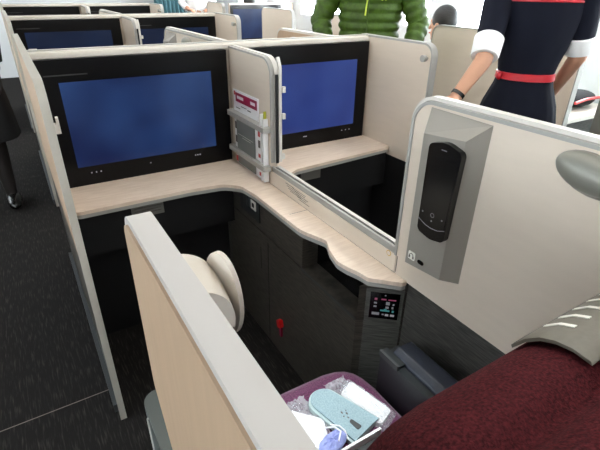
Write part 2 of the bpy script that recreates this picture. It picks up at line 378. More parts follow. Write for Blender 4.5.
# handset dock
t = thing('handset_dock', 'silver grey sloping-edged handset dock on the near white divider', 'dock', (.75,.6,.73), 'handset docks')
row(t, 'silver handset dock on the second row divider')
yA, yB, zA, zB = .682, .535, .722, 1.085
b = MB(); V = [b.b.verts.new(p) for p in [(.7645,.688,.720),(.7645,.528,.733),(.7645,.528,1.106),(.7645,.688,1.108),(.734,.672,.724),(.734,.560,.736),(.734,.560,1.070),(.734,.672,1.058)]]
for q in ((0,1,5,4),(1,2,6,5),(2,3,7,6),(3,0,4,7),(4,5,6,7),(0,3,2,1)): b.b.faces.new([V[i] for i in q])
b._take(set(V), .0025); b.build('housing','silver',t)
b = MB(); b.prism(rounded([(.642,.742),(.664,.742),(.664,.764),(.642,.764)],.003,3),'x',.7328,.734); o = b.build('headphone_symbol','white',t)
b = MB(); b.tube([(.7322,.646,.750),(.7322,.648,.757),(.7322,.653,.760),(.7322,.658,.757),(.7322,.660,.750)],.0010,6); b.box(.7322,.7368,.6445,.649,.746,.752); b.box(.7322,.7368,.657,.6615,.746,.752); b.build('headphone_drawing','print',o)
MB().prism(rounded([(.612,.744),(.632,.744),(.632,.755),(.612,.755)],.0055,4),'x',.7326,.7345).build('headphone_jack','gloss',t)
t = thing('remote_handset', 'black glossy touch handset clipped in the near silver dock', 'remote control', (.735,.61,.84), 'handsets')
row(t, 'black handset on the second row divider')
b = MB(); b.prism(rounded([(.638,.840),(.598,.831),(.558,.840),(.552,1.048),(.596,1.060),(.640,1.048)],[.014,.05,.014,.014,.05,.014],6),'x',.720,.735,.003); b.build('body','gloss',t)
b = MB(); b.prism(rounded([(.634,.866),(.562,.866),(.557,1.026),(.635,1.026)],.004,4),'x',.7192,.7202); b.build('touch_screen','gloss',t)
b = MB(); b.tube([(.7194,.638,.871),(.7194,.615,.862),(.7194,.597,.860),(.7194,.579,.862),(.7194,.560,.870)],.0008,6); b.build('light_arc','dim',t)
for (y, z) in ((.628,.891),(.571,.891),(.599,.878)):
    b = MB(); b.box(.7186,.7194,y-.0017,y+.0017,z-.0017,z+.0017); b.build('key_symbol','dim',t)
b = MB(); b.tube([(.7194,.599+.005*math.cos(a*PI/4),.892+.005*math.sin(a*PI/4)) for a in range(9)],.0007,6); b.build('key_symbol','dim',t)
b = MB(); b.box(.7186,.7194,.590,.604,1.042,1.044); b.build('ear_slot','dim',t)

# oval reading lamp on the divider
t = thing('reading_lamp', 'smooth grey oval reading lamp on the near white panel', 'lamp', (.76,.33,1.05), 'oval reading lamps')
row(t, 'grey oval reading lamp on the second row divider')
Rm = Matrix.Rotation(math.radians(12),3,'X')
MB().ell((.758,.332,1.076),.026,.058,.031,Rm,28,16).build('shade','disc',t)
MB().ell((.764,.330,1.073),.010,.061,.035,Rm,28,12).build('base','silver',t)

# brochure rack and brochures
t = thing('brochure_rack', 'pair of grey rails holding brochures on the near divider', 'rack', (.75,1.6,.7))
for z in (.852,.700):
    zt = z
    b = MB(); b.prism(rounded([(.764,1.78),(.732,1.778),(.732,1.446),(.764,1.44)],.006,3),'z',z,z+.020,.003); b.build('rail','trim',t)
def booklet(label, y0, y1, z0, z1, x0, x1, m, cat='brochure', tilt=0):
    t = thing('brochure', label, cat, ((x0+x1)/2,(y0+y1)/2,z0), 'brochures in the rack')
    MB().box(x0,x1,y0,y1,z0,z1,.0004).build('cover',m,t,smooth=False); return t
t = booklet('tall white brochure with magenta header behind the rack rails', 1.535,1.762,.66,.958,.7595,.7630,'paper')
def face(t, m, nm, lst, x):
    for (a, c, z0, z1) in lst:
        b = MB(); b.box(x-.0007,x,a,c,z0,z1); b.build(nm, m, t, smooth=False)
face(t,'maghead','header',[(1.545,1.740,.912,.948)],.7595)
face(t,'paper','header_lettering',[(1.665,1.725,.925,.937),(1.56,1.60,.925,.937)],.7588)
face(t,'magred','red_square',[(1.742,1.756,.936,.952)],.7595)
face(t,'print','lettering',[(1.64,1.69,.897,.8995),(1.60,1.63,.893,.897),(1.70,1.74,.885,.888)],.7595)
t = booklet('white booklet with red pictures in the rack', 1.50,1.745,.648,.868,.7505,.7545,'paper')
face(t,'magred','picture',[(1.505,1.525,.82,.845),(1.505,1.525,.735,.75),(1.505,1.52,.66,.675),(1.722,1.742,.655,.68)],.7505)
face(t,'print','lettering',[(1.507,1.525,.775,.805),(1.722,1.74,.80,.83),(1.722,1.74,.74,.77),(1.722,1.74,.70,.71)],.7505)
t = booklet('grey safety card in front of the white booklet', 1.545,1.712,.655,.862,.7448,.7475,'maggrey')
face(t,'ltrim','lettering',[(1.56,1.70,.785,.787),(1.58,1.66,.776,.778)],.7448)
for k, (y, m, lb, zt) in enumerate(((1.486,'paper','thin white leaflet edge nearest the rack end',.915),(1.4755,'magyel','leaflet with yellow green spine at the rack end',.925),(1.465,'paper','outermost white leaflet at the rack end',.90))):
    t = booklet(lb, y-(.001 if m == 'magyel' else .003),y+(.0015 if m == 'magyel' else .004),.65,zt,(.751 if m == 'magyel' else .742),.762,m)

# side partitions by the aisles
t = thing('aisle_partition', 'slim beige left aisle partition ending beside the left near screen', 'partition', (.06,1.7,0), 'aisle partitions left')
row(t, 'second row left aisle partition beyond the near one', 'furthest left aisle partition')
pp = rounded([(2.42,.60),(1.212,.60),(1.212,1.131),(2.42,1.131)],[0,0,.05,.03],8)
MB().prism(pp,'x',.036,.049,.001).build('panel','beige_shaded',t)
MB().box(.038,.047,1.215,2.42,.01,.60).build('lower_panel','dwood',t,smooth=False)
b = MB(); q = openr([(1.206,0),(1.206,1.137),(2.42,1.137)],.055,8); n = len(q)
frame_strip(list(reversed(q)) if False else q, .033, .053, -.008, 'edge_trim','mtrim')
MB().box(.022,.037,1.25,2.42,.0,.035,.003).build('base_strip','charcoal',t)
o = MB().box(.052,.066,1.235,1.25,1.005,1.03,.003).build('coat_hook','ltrim',t); MB().box(.060,.066,1.235,1.25,1.03,1.045,.002).build('hook_tip','ltrim',o)

t = thing('aisle_partition', 'beige right aisle partition with grey round coat knob beside the right near screen', 'partition', (1.51,1.6,0), 'aisle partitions right')
row(t, 'second row right aisle partition with small knob', 'furthest row right aisle partition')
MB().prism(rounded([(1.805,.60),(1.392,.60),(1.392,1.128),(1.805,1.128)],[0,0,.05,0],8),'x',1.50,1.526,.001).build('panel','beige',t)
MB().box(1.503,1.523,1.395,1.865,0,.60).build('lower_panel','black',t,smooth=False)
frame_strip(openr([(1.386,0),(1.386,1.134),(1.865,1.134)],.055,8), 1.497, 1.530, -.008, 'edge_trim','trim')
b = MB(); b.tube([(1.472,1.418,1.075),(1.488,1.418,1.075),(1.50,1.418,1.075)],[.014,.013,.006],18); b.build('coat_knob','trim',t)

# the seat shell partitions nearest the camera (left) and at the right seat
t = thing('seat_shell_partition', 'thick grey-topped beige partition in the foreground beside the near seat', 'partition', (.1,.2,.6), 'seat shell partitions')
row(t, 'low seat shell partition on the left of the second row')
SZ = 1.062
pr = rounded([(.60,.72),(.60,SZ),(-.07,SZ),(-.07,.48),(.46,.48),(.53,.62)],[.05,.03,0,0,.06,.12],8)
MB().prism(pr,'x',.083,.116,.007).build('core','coreg',t)
pr2 = rounded([(.594,.73),(.594,SZ-.010),(-.066,SZ-.010),(-.066,.485),(.457,.485),(.525,.625)],[.05,.028,0,0,.06,.12],8)
MB().prism(pr2,'x',.0795,.084,.001).build('outer_panel','beige_shaded',t)
t = thing('seat_shell_partition', 'white seat shell partition of the far right seat, under the standing attendant', 'partition', (1.43,.6,.5), 'seat shell partitions')
MB().prism(rounded([(1.275,.5),(1.275,.905),(-.6,.905),(-.6,.5)],[.03,.05,0,0],8),'x',1.415,1.450,.003).build('core','ltrim',t)
MB().box(1.42,1.445,-.55,1.22,0,.5).build('lower_panel','black',t,smooth=False)
t = thing('seat_shell_partition', 'beige panel with grey oval lamp behind the right near screen', 'partition', (1.40,2.3,.6), 'seat shell partitions')
MB().prism(rounded([(2.52,.62),(2.52,1.118),(1.90,1.118),(1.90,.62)],[.03,.05,0,0],8),'x',1.385,1.42,.003).build('core','ltrim',t)
MB().prism(rounded([(2.51,.63),(2.51,1.106),(1.905,1.106),(1.905,.63)],[.03,.045,0,0],8),'x',1.3815,1.386,.001).build('inner_panel','beige_shaded',t)
MB().ell((1.376,2.30,1.055),.018,.075,.03).build('lamp_cover','trim',t)
MB().box(1.39,1.415,1.92,2.5,0,.62).build('lower_panel','black',t,smooth=False)

# copy the row forward
for o, labels in ROW:
    for k, lb in enumerate(labels): copy_tree(o, (0,1.95*(k+1),0), lb)

for nm in ('display.001','display.002','display.003','display.004','display.005'):
    o = bpy.data.objects.get(nm)
    if o and o.parent.location.y > 2.5: o.data = o.data.copy(); o.data.materials[0] = M['screenC']
# ------------------------------------------------------------------ foreground seat
def superround(cx, cy, z, hx, hy, e=.35, n=28):
    out = []
    for k in range(n):
        a = 2*PI*k/n; c, s_ = math.cos(a), math.sin(a)
        out.append((cx+hx*math.copysign(abs(c)**e, c), cy+hy*math.copysign(abs(s_)**e, s_), z))
    return out
t = thing('airline_seat', 'maroon woven business class seat with purple cushion in the right foreground', 'seat', (.4,.3,0))
b = MB(); b.loft([superround(.385,.452,.30,.215,.245),superround(.385,.452,.33,.234,.262),superround(.385,.452,.385,.236,.264),superround(.385,.452,.407,.230,.258),superround(.385,.452,.419,.212,.240),superround(.385,.452,.423,.18,.20),superround(.385,.452,.424,.08,.1)]); b.build('cushion','purple',t,angle=80)
MB().box(.19,.60,.10,.62,.06,.30,.02).build('seat_base','blackpl',t)
def backring(x, k):
    # cross-section in (y,z) through the backrest at x; k shrinks it at the rounded sides
    prof = [(.36,.40),(.345,.55),(.305,.72),(.255,.86),(.225,.92),(.19,.953),(.150,.962),(.120,.950),(.100,.972),(.07,.985),(.03,.965),(.01,.90),(.02,.75),(.08,.55),(.14,.40)]
    cy, cz = .17, .66
    return [(x, cy+(y-cy)*k, cz+(z-cz)*(1-(1-k)*.35)) for (y, z) in prof]
from mathutils import Vector as V3
def smooth_ring(ring, m=4):
    n = len(ring); out = []
    for i in range(n):
        p0, p1, p2, p3 = [V3(ring[(i+j-1) % n]) for j in range(4)]
        for q in range(m):
            tt = q/m; out.append(tuple(.5*((2*p1)+(-p0+p2)*tt+(2*p0-5*p1+4*p2-p3)*tt*tt+(-p0+3*p1-3*p2+p3)*tt**3)))
    return out
xs = [(.216,.30),(.220,.55),(.230,.76),(.250,.90),(.28,.97),(.32,1),(.42,1),(.52,1),(.58,1),(.64,.98),(.675,.92),(.70,.8),(.715,.55),(.72,.3)]
b = MB(); b.loft([smooth_ring(backring(x,k)) for x, k in xs]); b.build('backrest','maroon',t,angle=80)
# leather headrest cover laid over the top of the backrest
def cov(x, off):
    prof = [(.228,.915),(.214,.936),(.198,.951),(.180,.960),(.160,.964),(.138,.962)]
    rise = .010*min(1,max(0,(x-.455)/.05))**.5
    pts = [Vector((x,y+off*.6,z+off+rise*.6)) for y, z in prof]; return pts
rings = []
for i in range(9):
    x = .476+.220*i/8; o1 = cov(x,.002); o2 = cov(x,.006); rings.append([tuple(p) for p in o1]+[tuple(p) for p in reversed(o2)])
b = MB(); b.loft(rings); hc = b.build('headrest_cover','cover',t,angle=70)
for i, x in enumerate((.515,.548,.582,.617,.65)):
    rr = []
    for j in range(2):
        xx = x+.007*j; p = cov(xx,.0062); q = cov(xx,.0072)
        c1, c2, d1, d2 = p[1], p[3], q[1], q[3]
        rr.append([tuple(c1),tuple(p[2]),tuple(c2),tuple(d2),tuple(q[2]),tuple(d1)])
    b = MB(); b.loft(rr); b.build('stripe','white',hc,angle=60)
MB().box(.50,.68,.10,.142,.945,.978,.008).build('headrest_mount','blackpl',t)
# black leather armrest box
t = thing('armrest_box', 'black leather storage armrest between near seat and wood panel', 'armrest', (.67,.4,0))
b = MB(); b.prism([(.628,.610),(.690,.610),(.690,.37),(.628,.37)],'z',.02,.515,.006); b.build('body','blackpl',t)
b = MB(); b.prism(rounded([(.648,.510),(.650,.524),(.668,.534),(.714,.534),(.724,.510)],.016,6),'y',.37,.590,.014); b.build('padded_lid','leather',t)
b = MB(); b.box(.630,.650,.545,.612,.515,.524,.003); b.build('latch_plate','blackpl',t)
MB().box(.624,.631,.545,.612,.512,.528,.003).build('latch_lip','charcoal',t)

# aisle-side low grey armrest shell in the bottom left
t = thing('aisle_armrest', 'dark grey moulded armrest end under the foreground partition', 'armrest', (.12,.4,.0))
MB().prism(rounded([(.078,.0),(.078,.845),(.165,.845),(.165,.0)],[0,.035,.035,0],8),'z',.02,.455,.016).build('body','endp',t,angle=60)
MB().tube([(.0775,.80,.06),(.0775,.80,.42),(.0785,.78,.442)],.0025,8).build('edge_piping','ltrim',t)

# white moulded cover
t = thing('moulded_cover', 'white curved plastic cover with an upright rounded flange in the footwell', 'cover', (.28,.95,0))
def arc(cx, y0, cz, rx, rz, a0, a1, n=18): return [(cx+rx*math.cos(math.radians(a0+(a1-a0)*i/n)), cz+rz*math.sin(math.radians(a0+(a1-a0)*i/n))) for i in range(n+1)]
# body: half-barrel with its axis along y
rings = []
for i in range(7):
    y = .86+.17*i/6; k = .86+.14*math.sin(PI*i/6*.5)
    pts = arc(.235,0,.575,.125*k,.130*k,0,130); rings.append([(x,y,z) for x, z in pts]+[(.165,y,.56),(.34,y,.545)])
b = MB(); b.loft(rings); b.build('barrel','shellw',t,angle=60)
fl = []
for i in range(40):
    a = 2*PI*i/40; fl.append((.965+.084*math.cos(a), .580+.132*math.sin(a)))
Rz = Matrix.Rotation(math.radians(11),4,'Z')
b = MB(); b.prism(fl,'x',-.007,.007,.004); bmesh.ops.transform(b.b, matrix=Matrix.Translation((.354,.962,0))@Rz@Matrix.Translation((0,-.965,0)), verts=b.b.verts); b.build('flange','shellw',t,angle=60)
MB().box(.20,.345,.88,1.01,.44,.555,.01).build('inner_panel','brownf',t)
MB().box(.20,.32,.90,1.01,0,.46,.01).build('pedestal','black',t)

# ------------------------------------------------------------------ things lying on the seat cushion
def packet(name, label, cat, quad, z, h, m, mfilm=True):
    c = sum((Vector(p) for p in quad), Vector((0,0)))/4
    t = thing(name, label, cat, (c.x,c.y,z))
    MB().prism(rounded(quad,.008,3),'z',z,z+h,.002).build('contents',m,t)
    if mfilm:
        # crinkled clear bag around it: a bumpy thin sheet
        random.seed(len(label)); n = 22; b = MB(); G = []
        q = [c+(Vector(p)-c)*1.22 for p in quad]
        for i in range(n+1):
            rowv = []
            for j in range(n+1):
                uu, vv = i/n, j/n; p = q[0].lerp(q[1],uu).lerp(q[3].lerp(q[2],uu),vv)
                edge = min(uu,1-uu,vv,1-vv); hh = z+.0015+(h+.004)*min(1,edge*7)+random.uniform(-.0012,.0035)*(1.6 if edge < .15 else .5)
                rowv.append(b.b.verts.new((p.x+random.uniform(-.002,.002),p.y+random.uniform(-.002,.002),hh)))
            G.append(rowv)
        for i in range(n):
            for j in range(n): b.b.faces.new((G[i][j],G[i+1][j],G[i+1][j+1],G[i][j+1]))
        b.build('clear_bag','film',t,angle=12)
    return t
packet('paper_packet','white paper sheet sealed in clear bag, left on the purple cushion','packet',[(.325,.535),(.402,.497),(.432,.575),(.372,.640)],.425,.010,'paper')
packet('paper_packet','bright white packet in clear bag right of the grey slippers','packet',[(.508,.612),(.556,.632),(.586,.510),(.537,.490)],.425,.012,'paper')
# slippers
t = thing('slippers', 'grey-green felt slippers with pale piping on the purple cushion', 'slippers', (.47,.55,.43))
A = Vector((.475,.628)); B = Vector((.475,.44)); 
def sole(wd, sh_=0):
    ax = Vector((.045,-.155)).normalized(); sd = Vector((-ax.y,ax.x)); c0 = Vector((.460,.612)); out = []
    for i in range(13):
        a = PI*i/12; out.append(tuple(c0-ax*(.034+sh_)*math.sin(a)+sd*(wd)*math.cos(a)))
    L2 = .122
    out.append(tuple(c0+ax*L2-sd*(wd+.006))); out.append(tuple(c0+ax*(L2+.004)+sd*(wd+.012)))
    return out
MB().prism(sole(.040,.004),'z',.4265,.440,.004).build('sole','feltedge',t)
MB().prism(sole(.0335),'z',.439,.4455,.003).build('upper','felt',t)
def blob(x, y, rx, ry): 
    b = MB(); b.ell((x,y,.4458),rx,ry,.0008,seg=10,rng=6); b.build('emblem_mark','print',t)
for q in ((.474,.560,.002,.004),(.483,.552,.002,.004),(.472,.549,.002,.002),(.479,.541,.0015,.003),(.486,.560,.0015,.002)): blob(*q)
b = MB(); b.prism(rounded([(.474,.530),(.482,.534),(.492,.505),(.478,.503)],.003,3),'z',.445,.4475); b.build('opening','charcoal',t)
t = thing('packet_tray', 'pale blue-white edge strip of tray below the grey slippers', 'tray', (.46,.48,.425))
MB().prism([(.395,.476),(.525,.476),(.525,.482),(.395,.482)],'z',.4245,.448,.002).build('tray_lip','paper',t)
MB().prism([(.395,.44),(.540,.44),(.540,.474),(.395,.474)],'z',.4245,.430,.002).build('tray_base','charcoal',t)
t = thing('wrapped_pouch', 'lavender wrapped pouch with white strings beside the slippers', 'pouch', (.42,.50,.43))
b = MB(); b.ell((.408,.503,.450),.040,.022,.013,Matrix.Rotation(.25,3,'Z'),24,14)
random.seed(5)
for v in b.b.verts: v.co += Vector((random.uniform(-.002,.002),0,random.uniform(-.003,.003)))
b.build('pouch','lav',t,angle=20)
for pts in ([(.412,.540,.456),(.428,.525,.464),(.432,.508,.466),(.415,.492,.464)],[(.430,.545,.448),(.443,.528,.455),(.445,.510,.458),(.442,.492,.450)]):
    b = MB(); b.tube(pts,.0018,8); b.build('string','paper',t)
# crinkled film at the back of the cushion
def crinkle(label, x0, x1, y0, y1, z):
    random.seed(int(x0*1000)); b = MB(); G = []; n = 16
    for i in range(n+1):
        G.append([b.b.verts.new((x0+(x1-x0)*i/n+random.uniform(-.003,.003), y0+(y1-y0)*j/n+random.uniform(-.003,.003), z+random.uniform(0,.012)*math.sin(PI*i/n)*math.sin(PI*j/n)+.0015)) for j in range(n+1)])
    for i in range(n):
        for j in range(n): b.b.faces.new((G[i][j],G[i+1][j],G[i+1][j+1],G[i][j+1]))
    o = b.build('plastic_wrap','film2',loc=((x0+x1)/2,(y0+y1)/2,z),angle=8); tag(o,label,'wrapping')
crinkle('crinkled clear wrap left of the slippers on the cushion',.365,.43,.60,.665,.424)
crinkle('crinkled clear wrap between slippers and right packet',.495,.555,.61,.665,.424)

# ------------------------------------------------------------------ window-side pods beyond the right aisle
def wpanel(y0, y1, label, z=1.118):
    t = thing('window_seat_partition', label, 'partition', (2.45,(y0+y1)/2,0), 'window seat partitions')
    MB().prism(rounded([(y0,.62),(y0,z),(y1,z),(y1,.62)],[0,.05,.05,0],8),'x',2.44,2.475,.003).build('panel','beige',t)
    MB().box(2.445,2.47,y0+.01,y1-.01,0,.62).build('lower_panel','dwood2',t,smooth=False)
    global _t; _t = t
    b = MB(); q = rounded([(y0,.62),(y0,z),(y1,z),(y1,.62)],[0,.05,.05,0],8)
    rings = []
    for i in range(len(q)):
        a = Vector(q[max(i-1,0)]); c = Vector(q[min(i+1,len(q)-1)]); e = (c-a).normalized(); nn = Vector((-e.y,e.x))*.006; p = Vector(q[i])+nn
        rings.append([(2.437,q[i][0],q[i][1]),(2.478,q[i][0],q[i][1]),(2.478,p.x,p.y),(2.437,p.x,p.y)])
    b.loft(rings); b.build('edge_trim','trim',t)
wpanel(1.28,2.285,'large pale window seat partition behind the flight attendant')
wpanel(2.72,3.69,'window seat partition mostly hidden behind the green jacket')
wpanel(4.13,4.765,'pale window seat partition right of the distant blue screen')
wpanel(5.86,6.38,'pale window seat partition left of the distant blue screen')
def wmon(Y, label, m):
    t = thing('seat_screen', label, 'monitor', (2.7,Y,.7), 'window seat screens')
    MB().box(2.49,3.20,Y,Y+.03,.65,1.106,.004).build('bezel','gloss',t)
    MB().box(2.515,3.08,Y-.002,Y,.719,1.06).build('display',m,t,smooth=False)
    t = thing('window_seat_wall', label.replace('screen','cross wall holding the screen'), 'partition', (2.9,Y+.05,0), 'window seat cross walls')
    MB().box(2.48,3.40,Y+.03,Y+.07,0,1.125,.004).build('panel','beige',t)
wmon(5.70,'distant bright blue screen beyond the right aisle','screenA')
# the window seat nook on the far right
t = thing('window_seat_console', 'dark console with white top in the window seat right of the attendant', 'cabinet', (3.0,1.5,0))
MB().box(2.62,3.38,1.45,1.80,0,.62,.004).build('body','dwood2',t)
MB().box(2.60,3.40,1.43,1.82,.62,.645,.004).build('top','cap',t)
MB().box(2.86,2.98,1.447,1.452,.50,.56,.001).build('label_plate','sticker',t)
t = thing('window_seat_shell', 'pale teal seat shell behind the dark folded bundle at far right', 'seat', (3.2,2.1,0))
MB().prism(rounded([(2.62,0),(2.62,1.02),(3.38,1.02),(3.38,0)],[0,.12,.03,0],8),'y',1.99,2.08,.02).build('back_shell','teal2',t)
MB().box(2.66,3.36,2.08,2.16,.3,.95,.03).build('back_pad','teal2',t)
t = thing('folded_jacket', 'dark folded bundle with red edge on the far right console', 'bundle', (3.2,1.62,.645))
b = MB(); b.ell((3.15,1.62,.70),.18,.10,.055); b.build('bundle','coat',t); MB().tube([(3.0,1.53,.70),(3.1,1.515,.72),(3.28,1.515,.715)],.010,8).build('red_edge','magred',t)
t = thing('window_seat_partition', 'grey edge panel at the right border behind the near divider', 'partition', (2.2,.7,0), 'window seat partitions')
MB().prism(rounded([(-.2,0),(-.2,1.10),(.995,1.10),(.995,0)],[0,0,.05,0],8),'x',2.14,2.17,.003).build('panel','disc',t)
MB().box(2.5,3.38,-.5,1.2,.0,.42,.03).build('window_ottoman','teal'); tag(bpy.data.objects['window_ottoman'],'teal upholstered window seat base beyond the right aisle','seat')
# teal things and bits at the far front
t = thing('divider_curtain', 'teal curtain hanging at the far front of the cabin', 'curtain', (2.5,8.2,0))
b = MB(); rings = []
n = 60; A_ = []; B_ = []
for i in range(n+1):
    x = 2.2+.7*i/n; y = 8.1+.03*math.sin(i*1.1); A_.append((x,y)); B_.append((x,y+.012))
b.prism(A_+list(reversed(B_)),'z',.03,2.05); b.build('cloth','teal',t); MB().tube([(2.1,8.1,2.07),(3.0,8.1,2.07)],.012,8).build('rail','trim',t)

# ------------------------------------------------------------------ people
def frame_of(origin, heading):
    """local frame: x right, y forward, z up"""
    a = math.radians(heading); fw = Vector((math.sin(a), math.cos(a), 0)); rt = Vector((fw.y, -fw.x, 0)); o = Vector(origin)
    return lambda x, y, z: o+rt*x+fw*y+Vector((0,0,z)), rt, fw
def ering(P, z, rx, ry, cy=0, n=36, fn=None):
    out = []
    for k in range(n):
        a = 2*PI*k/n; m_ = fn(a) if fn else 1; out.append(tuple(P(rx*m_*math.cos(a), cy+ry*m_*math.sin(a), z)))
    return out
def head(mb, P, z, s=1, fy=0):
    """skull, face, ears, neck added to the body mesh; z is the chin height, face looks along +y"""
    mb.ell(P(0,fy-.005,z+.135*s),.074*s,.092*s,.105*s,seg=24,rng=18); mb.ell(P(0,fy+.022,z+.055*s),.056*s,.062*s,.060*s)
    mb.cap_(P(0,fy+.085*s,z+.125*s),P(0,fy+.103*s,z+.088*s),.009*s,.014*s)
    for sx in (-1,1):
        mb.ell(P(sx*.076*s,fy-.008,z+.108*s),.012*s,.02*s,.030*s); mb.ell(P(sx*.03*s,fy+.066*s,z+.142*s),.022*s,.014*s,.010*s)
    mb.ell(P(0,fy+.078*s,z+.055*s),.024*s,.013*s,.010*s); mb.ell(P(0,fy+.066*s,z+.018*s),.022*s,.018*s,.016*s)
    mb.cap_(P(0,fy-.02,z-.09*s),P(0,fy-.008,z+.03*s),.056*s,.05*s)
def eyes(P, z, par, s=1, fy=0):
    b = MB(); 
    for sx in (-1,1): b.ell(P(sx*.030*s,fy+.082*s,z+.122*s),.013*s,.006*s,.007*s,seg=12,rng=8)
    b.build('eyes','paper',par); b = MB()
    for sx in (-1,1): b.ell(P(sx*.030*s,fy+.0875*s,z+.122*s),.005*s,.003*s,.0055*s,seg=10,rng=8)
    b.build('pupils','hair',par); b = MB(); b.ell(P(0,fy+.090*s,z+.056*s),.022*s,.006*s,.006*s,seg=14,rng=8); b.build('lips','magred',par)
def hand(mb, wrist, dirn, palm_n, thumb_side, curl=.5, s=1):
    """palm and five fingers. dirn: along the hand, palm_n: out of the palm, thumb_side: vector to the thumb"""
    w = Vector(wrist); dd = Vector(dirn).normalized(); pn = Vector(palm_n); pn = (pn-dd*pn.dot(dd)).normalized(); ts = dd.cross(pn)
    if ts.dot(Vector(thumb_side)) < 0: ts = -ts
    for k in range(4):
        o_ = ts*(.027-.018*k)*s; mb.cap_(w+o_*.7+dd*.015*s, w+o_+dd*.085*s, .014*s, .0115*s)
    for k, ln in enumerate((.068,.078,.073,.058)):
        o_ = ts*(.029-.0195*k)*s; p = w+o_+dd*.085*s; dcur = dd
        for j, fr in enumerate((.45,.3,.25)):
            ang = curl*(.5+.45*j); dcur = (dd*math.cos(ang)+pn*math.sin(ang)).normalized(); q = p+dcur*ln*fr*s
            mb.cap_(p, q, (.0092-.0008*j)*s, (.0086-.0009*j)*s); p = q
    p = w+ts*.022*s+dd*.02*s
    for j, (ln, rr) in enumerate(((.040,.0125),(.030,.0105),(.024,.0092))):
        dcur = (ts*(1-.3*j)+dd*(.75+.3*j)+pn*.35*curl*(1+j)).normalized(); q = p+dcur*ln*s; mb.cap_(p, q, rr*s, rr*.9*s); p = q

# flight attendant, back turned, left hand on the partition
P, rt, fw = frame_of((1.835,1.175,0), 55)
t = thing('person', 'flight attendant in navy dress with red belt and white cuffs, seen from behind', 'person', (1.86,1.17,0))
shL, elL, wrL = P(-.155,-.01,1.335), Vector((1.575,1.195,1.090)), Vector((1.470,1.210,.958))
shR, elR, wrR = P(.145,-.01,1.335), P(.180,.035,1.10), P(.135,.18,.93)
b = MB()
head(b, P, 1.475, .95)
b.chain([(P(0,0,1.34),.075),(P(0,0,1.40),.06)])
b.chain([(P(0,0,1.30),.088),(P(0,0,1.15),.082),(P(0,0,1.0),.07),(P(0,0,.88),.09)])
for s_ in (-1,1): b.chain([(P(s_*.07,0,.88),.06),(P(s_*.075,0,.50),.055),(P(s_*.08,-.01,.30),.050),(P(s_*.08,-.01,.08),.034)]); b.chain([(P(s_*.08,-.02,.05),.036),(P(s_*.08,.09,.035),.032)])
b.chain([(P(-.05,0,1.33),.06),(shL,.045),(elL,.034),(wrL,.024)])
b.chain([(P(.05,0,1.33),.06),(shR,.045),(elR,.034),(wrR,.024)])
hand(b, wrL, Vector((-.5,.1,-.30)), Vector((-.3,0,-.95)), Vector((-.2,-1,0)), .75)
hand(b, wrR, fw*.4-rt*.8, Vector((0,0,-1)), Vector((0,0,1))+fw, .8)
body = b.build('body','skin',t,voxel=.0055)
b = MB()
prof = [(1.395,.085,.062),(1.385,.13,.08),(1.355,.165,.095),(1.31,.170,.105),(1.24,.158,.108),(1.15,.138,.102),(1.07,.116,.092),(1.02,.108,.086),(.98,.116,.092),(.90,.146,.112),(.80,.168,.128),(.70,.182,.135),(.60,.19,.14),(.50,.197,.143)]
def fold(a): return 1+.024*math.sin(7*a+.6)+.016*math.sin(13*a)
b.loft([ering(P, z, rx, ry, 0, 64, fold if z < 1.0 else (lambda a: 1+.008*math.sin(9*a))) for z, rx, ry in prof]); dress = b.build('dress','navy',t,angle=70)
b = MB(); b.chain([(P(-.10,-.01,1.33),.07),(shL,.062),(shL.lerp(elL,.72),.050)]); b.build('sleeve','navy',t,voxel=.008)
b = MB(); b.chain([(P(.10,-.01,1.33),.07),(shR,.060),(shR.lerp(elR,.72),.050)]); b.build('sleeve','navy',t,voxel=.008)
for s0, e0 in ((shL,elL),(shR,elR)):
    b = MB(); b.tube([s0.lerp(e0,.68),s0.lerp(e0,.70),s0.lerp(e0,.93),s0.lerp(e0,.95),s0.lerp(e0,.94)],[.050,.0565,.053,.050,.040],28); b.build('cuff','cuff',t,angle=50)
b = MB(); b.loft([ering(P, z, rx, ry, 0, 64) for z, rx, ry in ((1.004,.113,.090),(1.006,.117,.094),(1.032,.115,.093),(1.034,.111,.089))]); bl = b.build('belt','belt',t,angle=40)
b = MB(); b.ell(P(-.098,-.058,1.018),.015,.012,.017); b.build('belt_knot','belt',bl)
b = MB(); b.loft([ering(P, z, rx, ry, 0, 64) for z, rx, ry in ((1.296,.169,.106),(1.298,.171,.108),(1.303,.171,.108),(1.305,.169,.106))]); b.build('red_piping','belt',dress)
b = MB(); pm = shL.lerp(elL,.45)-rt*.035-fw*.045; b.tube([pm,pm+Vector((.004,0,-.018)),pm+Vector((.012,.002,-.036))],[.003,.0045,.002],8); b.build('sleeve_emblem','belt',t)
b = MB(); wv = (wrL-elL).normalized(); b.tube([wrL-wv*.020,wrL-wv*.006],.027,20); o = b.build('wristwatch','shoe',t)
b = MB(); b.ell(P(0,-.012,1.475+.140),.082,.100,.105,seg=28,rng=18); b.ell(P(0,-.115,1.60),.038,.035,.038); b.build('hair','hair',t); eyes(P,1.475,t,.95)
for s_ in (-1,1): b = MB(); b.ell(P(s_*.08,.03,.035),.042,.125,.040); b.build('shoe','shoe',t)

